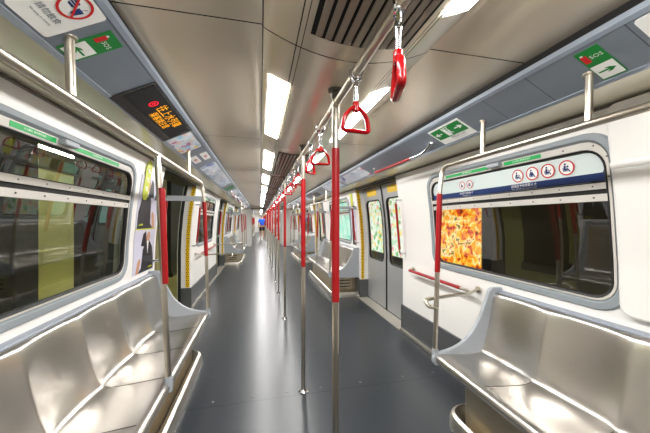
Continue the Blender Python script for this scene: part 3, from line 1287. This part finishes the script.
for s, side in ((1, 'right'), (-1, 'left')):
    jb = None
    names = ['first', 'second', 'third', 'last']
    for k, (a, b_) in enumerate(DOORS):
        for y, e in ((a - .075, 'near'), (b_ + .065, 'far')):
            if y < .5:
                continue
            lab = 'slanting red grab bar on the wall at the %s edge of the %s %s doorway' % (e, names[k - 1] if k else 'rearmost', side)
            if jb is None:
                jb = jamb_bar(s)
                o = jb
                o['label'] = lab
                o['group'] = 'red grab bars beside the %s doors' % side
            else:
                o = dup(jb, 0, lab)
            o.location = (s * 1.30, y, 0)
    for k, (a, b_) in enumerate(NDOORS):
        for y in (a - .075, b_ + .065):
            dup(jb, 0, 'tiny far red grab bar by a door in the next car, %s side' % side, loc=(s * 1.30, y, 0), group='far grab bars %s' % side)


# short red rails hung from the cove over the standing bays
def cove_rail(s, y, label):
    t = thing('overhead_grab_bar', label, 'grab bar', (s * .93, y, 1.9), 'red grab bars under the cove')
    g = MB()
    g.tube([(0, 1.09, .035), (0, .32, .035)], .0145, 14)
    obj('red_sleeve', g, M['red'], t, smooth=True)
    g = MB()
    g.tube(round_path([(0, 1.05, .035), (0, 1.105, .035), (0, 1.115, .085)], .03), .0125, 12)
    obj('steel_end', g, M['chrome'], t, smooth=True)
    g = MB()
    g.tube(round_path([(0, .34, .035), (0, .12, .035), (0, 0, .088)], .12, 8), .0125, 12)
    obj('steel_end', g, M['chrome'], t, smooth=True)
    for yy in (1.115, 0):
        g = MB()
        g.tube([(0, yy, .078), (0, yy, .087)], .024, 14)
        obj('flange', g, M['chrome'], t, smooth=True)
    return t


cr = cove_rail(1, 1.93, 'short red overhead grab bar under the grey cove beside the green exit sign')
cl = cove_rail(-1, 6.1, 'red overhead grab bar under the left cove past the first doorway')
dup(cl, 0, 'red overhead grab bar under the left cove at the second doorway', loc=(-.93, 7.9, 1.9))
dup(cl, 0, 'farthest red overhead grab bar under the left cove of this car', loc=(-.93, 12.2, 1.9))
dup(cr, 0, 'red overhead grab bar under the right cove at the far doorway', loc=(.93, 12.2, 1.9))


# ------------------------------------------------------------------ cove signs
def CV(s, t, y, off=0.0):
    """point on the slanted cove face: t 0 at the inner edge, 1 at the outer"""
    n = Vector((-.087 * s, 0, -.178)).normalized()
    p = Vector((s * (.812 + .178 * t), y, 2.040 - .087 * t)) + n * off
    return tuple(p)


def cove_sheet(s, t0, t1, y0, y1, off, rad=0.0):
    g = MB()
    w = .198
    if rad:
        lp = rr(y0, y1, t0 * w, t1 * w, rad, 5, 2)
        pts = [CV(s, z / w, y, off) for y, z in lp]
        n = len(pts)
        g.add(pts + [CV(s, z / w, y, off - .0018) for y, z in lp], [tuple(range(n)), tuple(range(2 * n - 1, n - 1, -1))] + [(i, (i + 1) % n, (i + 1) % n + n, i + n) for i in range(n)])
    else:
        g.add([CV(s, t, y, o) for o in (off, off - .0018) for t, y in ((t0, y0), (t1, y0), (t1, y1), (t0, y1))],
              [(0, 1, 2, 3), (7, 6, 5, 4), (0, 1, 5, 4), (1, 2, 6, 5), (2, 3, 7, 6), (3, 0, 4, 7)])
    return g


def cove_shape(s, pts, off):
    """flat figure given in (t*.198, y) metres"""
    g = MB()
    g.add([CV(s, a / .198, y, off) for a, y in pts], [tuple(range(len(pts)))])
    return g


class Sgn:
    """local 2-D frame on a cove sign: u to the reader's right, v up (towards the car centre)"""
    def __init__(self, s, tc, yc):
        self.s, self.tc, self.yc = s, tc * .198, yc

    def p(self, u, v):
        return (self.tc - v, self.yc - self.s * u)

    def shape(self, name, uv, m, parent, off):
        return obj(name, cove_shape(self.s, [self.p(u, v) for u, v in uv], off), m, parent)

    def text(self, body, size, u, v, m, parent, off=.003):
        a, y = self.p(u, v)
        inner = Vector(CV(self.s, 0, 0)) - Vector(CV(self.s, 1, 0))
        return text_obj('lettering', body, size, CV(self.s, a / .198, y, off), (0, -self.s, 0), inner, m, parent, lift=0)


def circ(u, v, r, n=28, r2=None):
    return [(u + r * math.cos(2 * PI * k / n), v + r * math.sin(2 * PI * k / n)) for k in range(n)]


def arrow(u, v, d, L_, w):
    """d=+1 right"""
    return [(u - d * L_ / 2, v - w), (u + d * L_ * .12, v - w), (u + d * L_ * -.1, v - w * 3.4), (u + d * L_ * .16, v - w * 3.4), (u + d * L_ / 2, v),
            (u + d * L_ * .16, v + w * 3.4), (u - d * L_ * .1, v + w * 3.4), (u + d * L_ * .12, v + w), (u - d * L_ / 2, v + w)]


def ring_shape(S, name, u, v, r0, r1, m, parent, off):
    n = 36
    g = MB()
    pts = []
    for q in (r0, r1):
        for k in range(n):
            a, y = S.p(u + q * math.cos(2 * PI * k / n), v + q * math.sin(2 * PI * k / n))
            pts.append(CV(S.s, a / .198, y, off))
    g.add(pts, [(k, (k + 1) % n, (k + 1) % n + n, k + n) for k in range(n)])
    return obj(name, g, m, parent)


# no eating or drinking
def no_eating(s, y0, y1, label):
    t = tag(obj('no_eating_sign', cove_sheet(s, .03, .96, y0, y1, .002, .012), M['white']), label, 'sign')
    S = Sgn(s, .535, (y0 + y1) / 2)
    for k, uv in enumerate((
        [(-.026, .058), (-.022, .065), (-.006, .065), (-.002, .058)],
        [(-.028, .055), (0, .055), (0, .050), (-.028, .050)],
        [(-.027, .047), (-.001, .047), (-.004, .040), (-.024, .040)],
        [(.005, .055), (.029, .055), (.025, .026), (.009, .026)],
        [(.015, .055), (.017, .055), (.022, .070), (.020, .070)],
    )):
        S.shape('pictogram', uv, M['navy'], t, .0028)
    ring_shape(S, 'ring', 0, .047, .038, .0455, M['signred'], t, .0034)
    S.shape('slash', [(-.033, .076), (-.028, .080), (.033, .018), (.028, .014)], M['signred'], t, .0036)
    S.text('請勿飲食', .022, -.005, -.022, M['textgrey'], t)
    S.text('No eating or drinking', .0088, -.004, -.044, M['textgrey'], t)
    S.text('Por favor, no comer', .0052, -.004, -.054, M['textgrey'], t) if False else None
    return t


no_eating(-1, .885, 1.036, 'white round-cornered no eating or drinking notice on the left cove')
tag(obj('cove_notice', cove_sheet(1, .05, .6, .50, .672, .002, .012), M['white']), 'plain white notice cut off by the top right corner of the view', 'sign')


def sos(s, y0, y1, label):
    t = tag(obj('emergency_sign', cove_sheet(s, .10, .97, y0, y1, .002, .002), M['green']), label, 'sign')
    S = Sgn(s, .535, (y0 + y1) / 2)
    S.shape('arrow_field', [(-.036, -.002), (.036, -.002), (.036, -.080), (-.036, -.080)], M['white'], t, .0026)
    S.shape('arrow', arrow(0, -.041, s, .056, .0035), M['green'], t, .0032)
    S.shape('red_mark', [(-.033, .062), (-.012, .062), (-.012, .022), (-.033, .022)], M['signred'], t, .0028)
    S.shape('white_mark', [(-.029, .070), (-.020, .070), (-.020, .062), (-.029, .062)], M['white'], t, .0028)
    S.text('SOS', .024, .012, .042, M['white'], t)
    return t


sos(-1, 1.083, 1.172, 'green SOS sign with arrow beside the no eating notice on the left cove')
sos(1, .778, .856, 'green SOS sign with arrow on the right cove above the handrail hanger')


def exit_sign(s, y0, y1, label, m=True):
    t = tag(obj('exit_sign', cove_sheet(s, .13, .97, y0, y1, .002, .002), M['white']), label, 'sign')
    S = Sgn(s, .55, (y0 + y1) / 2)
    hw = (y1 - y0) / 2
    S.shape('green_field', [(-hw + .015, .070), (hw - .015, .070), (hw - .015, -.030), (-hw + .015, -.030)], M['green'], t, .0026)
    S.shape('arrow', arrow(-hw * .62, .02, -1, .07, .0045), M['white'], t, .0032)
    S.shape('arrow', arrow(hw * .62, .02, 1, .07, .0045), M['white'], t, .0032)
    S.shape('door_pictogram', [(-.036, .062), (.032, .062), (.032, .056), (-.03, .056), (-.03, -.022), (-.036, -.022)], M['white'], t, .0032)
    S.shape('door_pictogram', [(-.028, .052), (-.004, .052), (-.004, -.022), (-.028, -.022)], M['white'], t, .0032)
    S.shape('running_figure', circ(.012, .044, .007, 12), M['white'], t, .0034)
    S.shape('running_figure', [(.004, .036), (.018, .034), (.016, .010), (.030, -.004), (.026, -.010), (.008, .006), (.004, -.020), (-.002, -.020), (.0, .010)], M['white'], t, .0034)
    S.text('緊急出口方向', .022, .03, -.046, M['textgrey'], t)
    S.text('Direction of emergency exit', .0095, .03, -.066, M['textgrey'], t)
    return t


exit_sign(1, 1.53, 1.845, 'green and white running-man exit sign with two arrows on the right cove')
# LED display
led = thing('led_display', 'dark dot-matrix display showing amber characters and a red symbol, left cove', 'display', (-.9, 1.45, 2.0))


def child_world(o, par):
    o.parent = par
    o.matrix_parent_inverse = Matrix.Translation(-Vector(par.location))


child_world(obj('casing', cove_sheet(-1, .02, 1.06, 1.45, 2.18, .004), M['ledbox']), led)
child_world(obj('screen', cove_sheet(-1, .08, .80, 1.47, 2.16, .006), M['black']), led)
S = Sgn(-1, .45, 1.8)
o = S.text('往上水列車', .066, .045, .024, M['amber'], None, .0075)
child_world(o, led)
o = S.text('乘客請注意', .050, .045, -.034, M['amber'], None, .0075)
child_world(o, led)
for r0, r1, vv in ((.018, .025, .01), (.005, .010, .01)):
    child_world(ring_shape(S, 'red_symbol', -.17, vv, r0, r1, M['ledred'], None, .0075), led)

LM = {
    -1: [(.10, .98, 2.20, 2.60, 'art_map', 'pale blue route map panel next to the LED display on the left cove'),
         (.10, .42, 2.80, 3.06, 'white', 'upper slim white notice with red marks on the left cove'),
         (.58, .92, 2.80, 3.06, 'white', 'lower slim white notice on the left cove'),
         (.05, .95, 3.28, 5.10, 'art_line', 'long pale line map over the first left doorway'),
         (.10, .95, 5.4, 5.75, 'green', 'small green notice on the left cove past the first doorway'),
         (.05, .95, 6.0, 7.2, 'art_map', 'colourful map on the left cove over the standing bay'),
         (.05, .95, 7.55, 9.3, 'art_line', 'pale line map over the second left doorway'),
         (.05, .95, 9.8, 11.2, 'art_map', 'map panel on the left cove over the far bench'),
         (.05, .95, 11.9, 13.5, 'art_line', 'farthest pale line map on the left cove')],
    1: [(.05, .95, 3.25, 4.30, 'art_line', 'pale line map on the right cove beside the red overhead bar'),
        (.05, .95, 4.36, 5.40, 'art_map', 'patchy coloured route map on the right cove past the nearest doors'),
        (.2, .9, 6.15, 6.75, 'ledbox', 'dark display on the right cove over the second bench'),
        (.05, .95, 7.55, 9.3, 'art_line', 'line map over the second right doors'),
        (.05, .95, 9.8, 11.2, 'art_map', 'map panel over the far right bench'),
        (.05, .95, 11.9, 13.5, 'art_line', 'farthest line map on the right cove')]}
for s in (-1, 1):
    for t0, t1, a, b_, mm, lab in LM[s]:
        o = tag(obj({'green': 'cove_notice', 'white': 'cove_notice', 'ledbox': 'led_display'}.get(mm, 'route_map'), cove_sheet(s, t0, t1, a, b_, .002, .006), M[mm]), lab, 'display' if mm == 'ledbox' else 'notice')
        if mm == 'white':
            Sq = Sgn(s, (t0 + t1) / 2, (a + b_) / 2)
            Sq.shape('red_mark', circ(.0, 0, .017, 12), M['signred'], o, .0028)
            Sq.shape('red_mark', circ(.045, 0, .012, 12), M['signred'], o, .0028)
            Sq.shape('dark_mark', [(-.03, -.012), (-.018, -.012), (-.018, .012), (-.03, .012)], M['navy'] if t0 < .3 else M['green'], o, .0028)


# ------------------------------------------------------------------ posters on the walls
def wall_poster(s, y0, y1, z0, z1, m, name, label, cat='poster'):
    g = MB()
    n = 8
    g.sheet([[W(s, y, z0 + (z1 - z0) * i / n, .004) for y in (y0, y1)] for i in range(n + 1)])
    o = tag(obj(name, g, m, solid=.003), label, cat)
    return o


def portrait(s, y0, y1, z0, z1, label, flip=1):
    o = wall_poster(s, y0, y1, z0, z1, M['lilac'], 'poster', label)
    w_, h_ = y1 - y0, z1 - z0

    def fig(nm, pts, m, off):
        g = MB()
        g.add([W(s, y0 + w_ * (a if flip > 0 else 1 - a), z0 + h_ * b, off) for a, b in pts], [tuple(range(len(pts)))])
        obj(nm, g, m, o)
    fig('suited_figure', [(.18, 0), (.34, .10), (.40, .52), (.52, .70), (.72, .72), (.86, .58), (.95, .30), (.96, 0)], M['suit'], .0065)
    fig('suited_figure', [(.30, .62), (.38, .90), (.50, .96), (.58, .72), (.50, .60)], M['suit'], .0066)
    fig('skin_shape', [(.56, .72), (.55, .86), (.61, .95), (.70, .94), (.74, .84), (.70, .72)], M['skin'], .0067)
    fig('skin_shape', [(.10, 0), (.16, .26), (.24, .34), (.31, .30), (.26, .10), (.22, 0)], M['skin'], .0068)
    fig('shirt_shape', [(.58, .72), (.68, .72), (.64, .40)], M['white'], .0070)
    fig('print_block', [(.70, .06), (.90, .06), (.90, .09), (.70, .09)], M['lime'], .0070)
    return o


portrait(-1, 2.76, 3.24, .915, 1.31, 'lower lilac poster of a dark suited figure behind the left poles, below the yellow line')
portrait(-1, 2.76, 3.24, 1.322, 1.80, 'upper lilac poster of a dark suited figure behind the left poles, above the yellow line', -1)
wall_poster(-1, 2.76, 3.24, 1.311, 1.321, M['lime'], 'divider_strip', 'thin yellow line between the two lilac posters', 'strip')
# lime tag
g = MB()
lp = rr(2.81, 2.93, 1.58, 1.93, .055)
filled(g, -1, lp, [], off=.010)
lt = tag(obj('tag_card', g, M['lime'], solid=.003), 'lime yellow round-ended card hanging by the left poster', 'card')
for k, ch in enumerate('優先座'):
    text_obj('lettering', ch, .075, W(-1, 2.87, 1.85 - k * .08, .0125), (0, 1, 0), (0, 0, 1), M['white'], lt)
for s, y, lab in ((1, 5.02, 'tall portrait poster on the right pillar past the nearest doors'), (-1, 9.3, 'tall portrait poster on the left pillar past the second doorway')):
    portrait(s, y, y + .26, .93, 1.75, lab)
    g = MB()
    filled(g, s, rr(y + .05, y + .17, 1.66, 1.90, .04), [], off=.010)
    tag(obj('tag_card', g, M['lime'], solid=.003), lab.replace('tall portrait poster', 'lime card'), 'card')


# ------------------------------------------------------------------ the far passenger
def person():
    t = thing('person', 'far person seen from behind in a blue shirt and black shorts walking', 'person', (-.20, 21.4, 0))

    def skin(name, vs, es, m, sub=2, parent=t):
        me = bpy.data.meshes.new(name)
        me.from_pydata([v[:3] for v in vs], es, [])
        o = bpy.data.objects.new(name, me)
        C.objects.link(o)
        o.parent = parent
        md = o.modifiers.new('skin', 'SKIN')
        for k, v in enumerate(vs):
            r = v[3]
            me.skin_vertices[0].data[k].radius = r if isinstance(r, tuple) else (r, r)
            me.skin_vertices[0].data[k].use_root = (k == 0)
        md.use_smooth_shade = True
        q = o.modifiers.new('sub', 'SUBSURF')
        q.levels = q.render_levels = sub
        me.materials.append(m)
        return o
    vs = [(0, 0, .95, (.15, .11)), (0, 0, 1.12, (.14, .10)), (0, .01, 1.32, (.17, .11)), (0, .01, 1.44, (.10, .08)), (0, .02, 1.52, (.055, .055)), (0, .03, 1.60, (.075, .085)), (0, .03, 1.68, (.07, .08)),
          (-.19, .01, 1.41, .055), (-.24, -.05, 1.14, .042), (-.25, .02, .90, .032), (-.25, .06, .82, .036),
          (.19, .01, 1.41, .055), (.24, .06, 1.15, .042), (.24, .16, .94, .032), (.24, .2, .87, .036),
          (-.10, 0, .88, .085), (-.10, .12, .50, .060), (-.10, .05, .10, .040), (-.10, .12, .05, .042), (-.10, .22, .04, .036),
          (.10, 0, .88, .085), (.10, -.06, .50, .060), (.10, -.22, .14, .040), (.10, -.18, .06, .042), (.10, -.08, .04, .036)]
    es = [(0, 1), (1, 2), (2, 3), (3, 4), (4, 5), (5, 6), (2, 7), (7, 8), (8, 9), (9, 10), (2, 11), (11, 12), (12, 13), (13, 14), (0, 15), (15, 16), (16, 17), (17, 18), (18, 19), (0, 20), (20, 21), (21, 22), (22, 23), (23, 24)]
    skin('body', vs, es, M['skin'])
    sv = [(0, 0, .93, (.17, .13)), (0, 0, 1.12, (.16, .12)), (0, .01, 1.33, (.19, .13)), (0, .01, 1.45, (.11, .09)), (-.19, .01, 1.42, .075), (-.235, -.03, 1.2, .065), (.19, .01, 1.42, .075), (.235, .04, 1.2, .065)]
    skin('shirt', sv, [(0, 1), (1, 2), (2, 3), (2, 4), (4, 5), (2, 6), (6, 7)], M['shirt'])
    sv = [(0, 0, .97, (.165, .125)), (-.10, .0, .86, .11), (-.10, .09, .58, .095), (.10, 0, .86, .11), (.10, -.04, .58, .095)]
    skin('shorts', sv, [(0, 1), (1, 2), (0, 3), (3, 4)], M['shorts'])
    skin('hair', [(0, .01, 1.62, (.08, .085)), (0, .01, 1.70, (.08, .09))], [(0, 1)], M['hair'])
    for x, y, z in ((-.10, .13, .04), (.10, -.15, .055)):
        skin('shoe', [(x, y - .08, z, .04), (x, y + .10, z - .005, .036)], [(0, 1)], M['shoe'])
    return t


person()

# ------------------------------------------------------------------ outside: platform on the left, track wall with lit adverts on the right
g = MB()
g.box(-9.0, -1.72, -4, 34, -.25, -.02)
struct('floor', g, M['platfloor']).name = 'floor_platform'
g = MB()
g.box(-7.2, -7.0, -4, 34, -.02, 3.2)
struct('wall_platform', g, M['platwall'])
g = MB()
g.box(-7.0, -1.72, -4, 34, 3.0, 3.1)
struct('ceiling_platform', g, M['tunnel'])
cols = [(3.12, .3), (4.5, .75), (7.75, 1.8), (11.5, .5), (15.0, .6)]
for k, (y, d) in enumerate(cols):
    g = MB()
    g.box(-2.8, -2.5, y, y + d, -.02, 3.0)
    g.box(-2.84, -2.46, y - .03, y + d + .03, -.02, .10)
    tag(obj('platform_column', g, M['column'], bevel=.015), 'dark platform column seen through the left glass, %s along' % ordinal(k), 'column', 'dark platform columns')
for k, y in enumerate((6.75, 13.0)):
    g = MB()
    g.box(-2.8, -2.5, y, y + .7, -.02, 3.0)
    g.box(-2.82, -2.48, y - .02, y + .72, -.02, .12)
    tag(obj('platform_pillar', g, M['cream'], bevel=.02), 'cream platform pillar seen through the %s left doorway' % ('nearest' if k == 0 else 'farther'), 'pillar', 'cream platform pillars')
for k in range(6):
    g = MB()
    y = 1 + k * 4.5
    g.tube([(-4.6, y, 2.86), (-4.6, y + 2.4, 2.86)], .02, 10)
    t = thing('platform_lamp', 'long tube lamp over the platform outside, %s along' % ordinal(k), 'lamp', (0, 0, 0), 'platform tube lamps')
    obj('tube', g, M['tube'], t, smooth=True)
    g = MB()
    g.box(-4.66, -4.54, y - .05, y + 2.45, 2.885, 3.0)
    obj('housing', g, M['frame'], t, bevel=.01)

g = MB()
g.box(2.6, 2.8, -4, 34, -1.2, 3.2)
g.box(1.7, 2.7, -4, 34, 2.9, 3.0)
struct('wall_track', g, M['tunnel'])
g = MB()
g.box(1.7, 2.7, -4, 34, -1.25, -1.15)
struct('floor_track', g, M['tunnel'])
for k, (a, b_, mm, lab) in enumerate(((3.15, 4.7, 'art_market', 'glowing orange market scene lightbox advert outside the right window'),
                                     (4.85, 7.9, 'art_spring', 'pale floral lightbox advert outside beyond the right doors'),
                                     (8.1, 11.2, 'art_sea', 'turquoise lightbox advert outside the far right window'),
                                     (11.5, 15, 'art_spring', 'farthest pale lightbox advert outside on the right'))):
    t = thing('lightbox_advert', lab, 'advert', (0, 0, 0), 'lightbox adverts beyond the right glass')
    g = MB()
    g.box(2.50, 2.515, a + .03, b_ - .03, .62, 2.17)
    obj('lit_picture', g, M[mm], t)
    g = MB()
    for y0, y1, z0, z1 in ((a, b_, .58, .62), (a, b_, 2.17, 2.21), (a, a + .03, .62, 2.17), (b_ - .03, b_, .62, 2.17)):
        g.box(2.48, 2.599, y0, y1, z0, z1)
    obj('frame', g, M['darkmetal'], t)

# ------------------------------------------------------------------ world and camera
w = bpy.data.worlds.new('World')
bpy.context.scene.world = w
w.use_nodes = True
w.node_tree.nodes['Background'].inputs[0].default_value = (.9, 1, .9, 1)
w.node_tree.nodes['Background'].inputs[1].default_value = .05

cam = bpy.data.cameras.new('Camera')
co = bpy.data.objects.new('Camera', cam)
C.objects.link(co)
co.location = (-.345, 0, 1.40)
yaw = math.atan(65 / 285)
co.rotation_euler = (PI / 2, 0, -yaw)
cam.sensor_width = 36
cam.lens = 285 / 650 * 36
cam.shift_y = 3.5 / 650
cam.clip_start = .02
bpy.context.scene.camera = co
sc = bpy.context.scene
sc.view_settings.view_transform = 'Standard'
sc.view_settings.look = 'None'
sc.view_settings.gamma = 1
sc.view_settings.use_curve_mapping = False
sc.view_settings.exposure = 1.95
sc.cycles.max_bounces = 14
sc.cycles.diffuse_bounces = 6
sc.cycles.glossy_bounces = 6
sc.cycles.transparent_max_bounces = 16
sc.cycles.caustics_reflective = True
sc.cycles.sample_clamp_indirect = 8
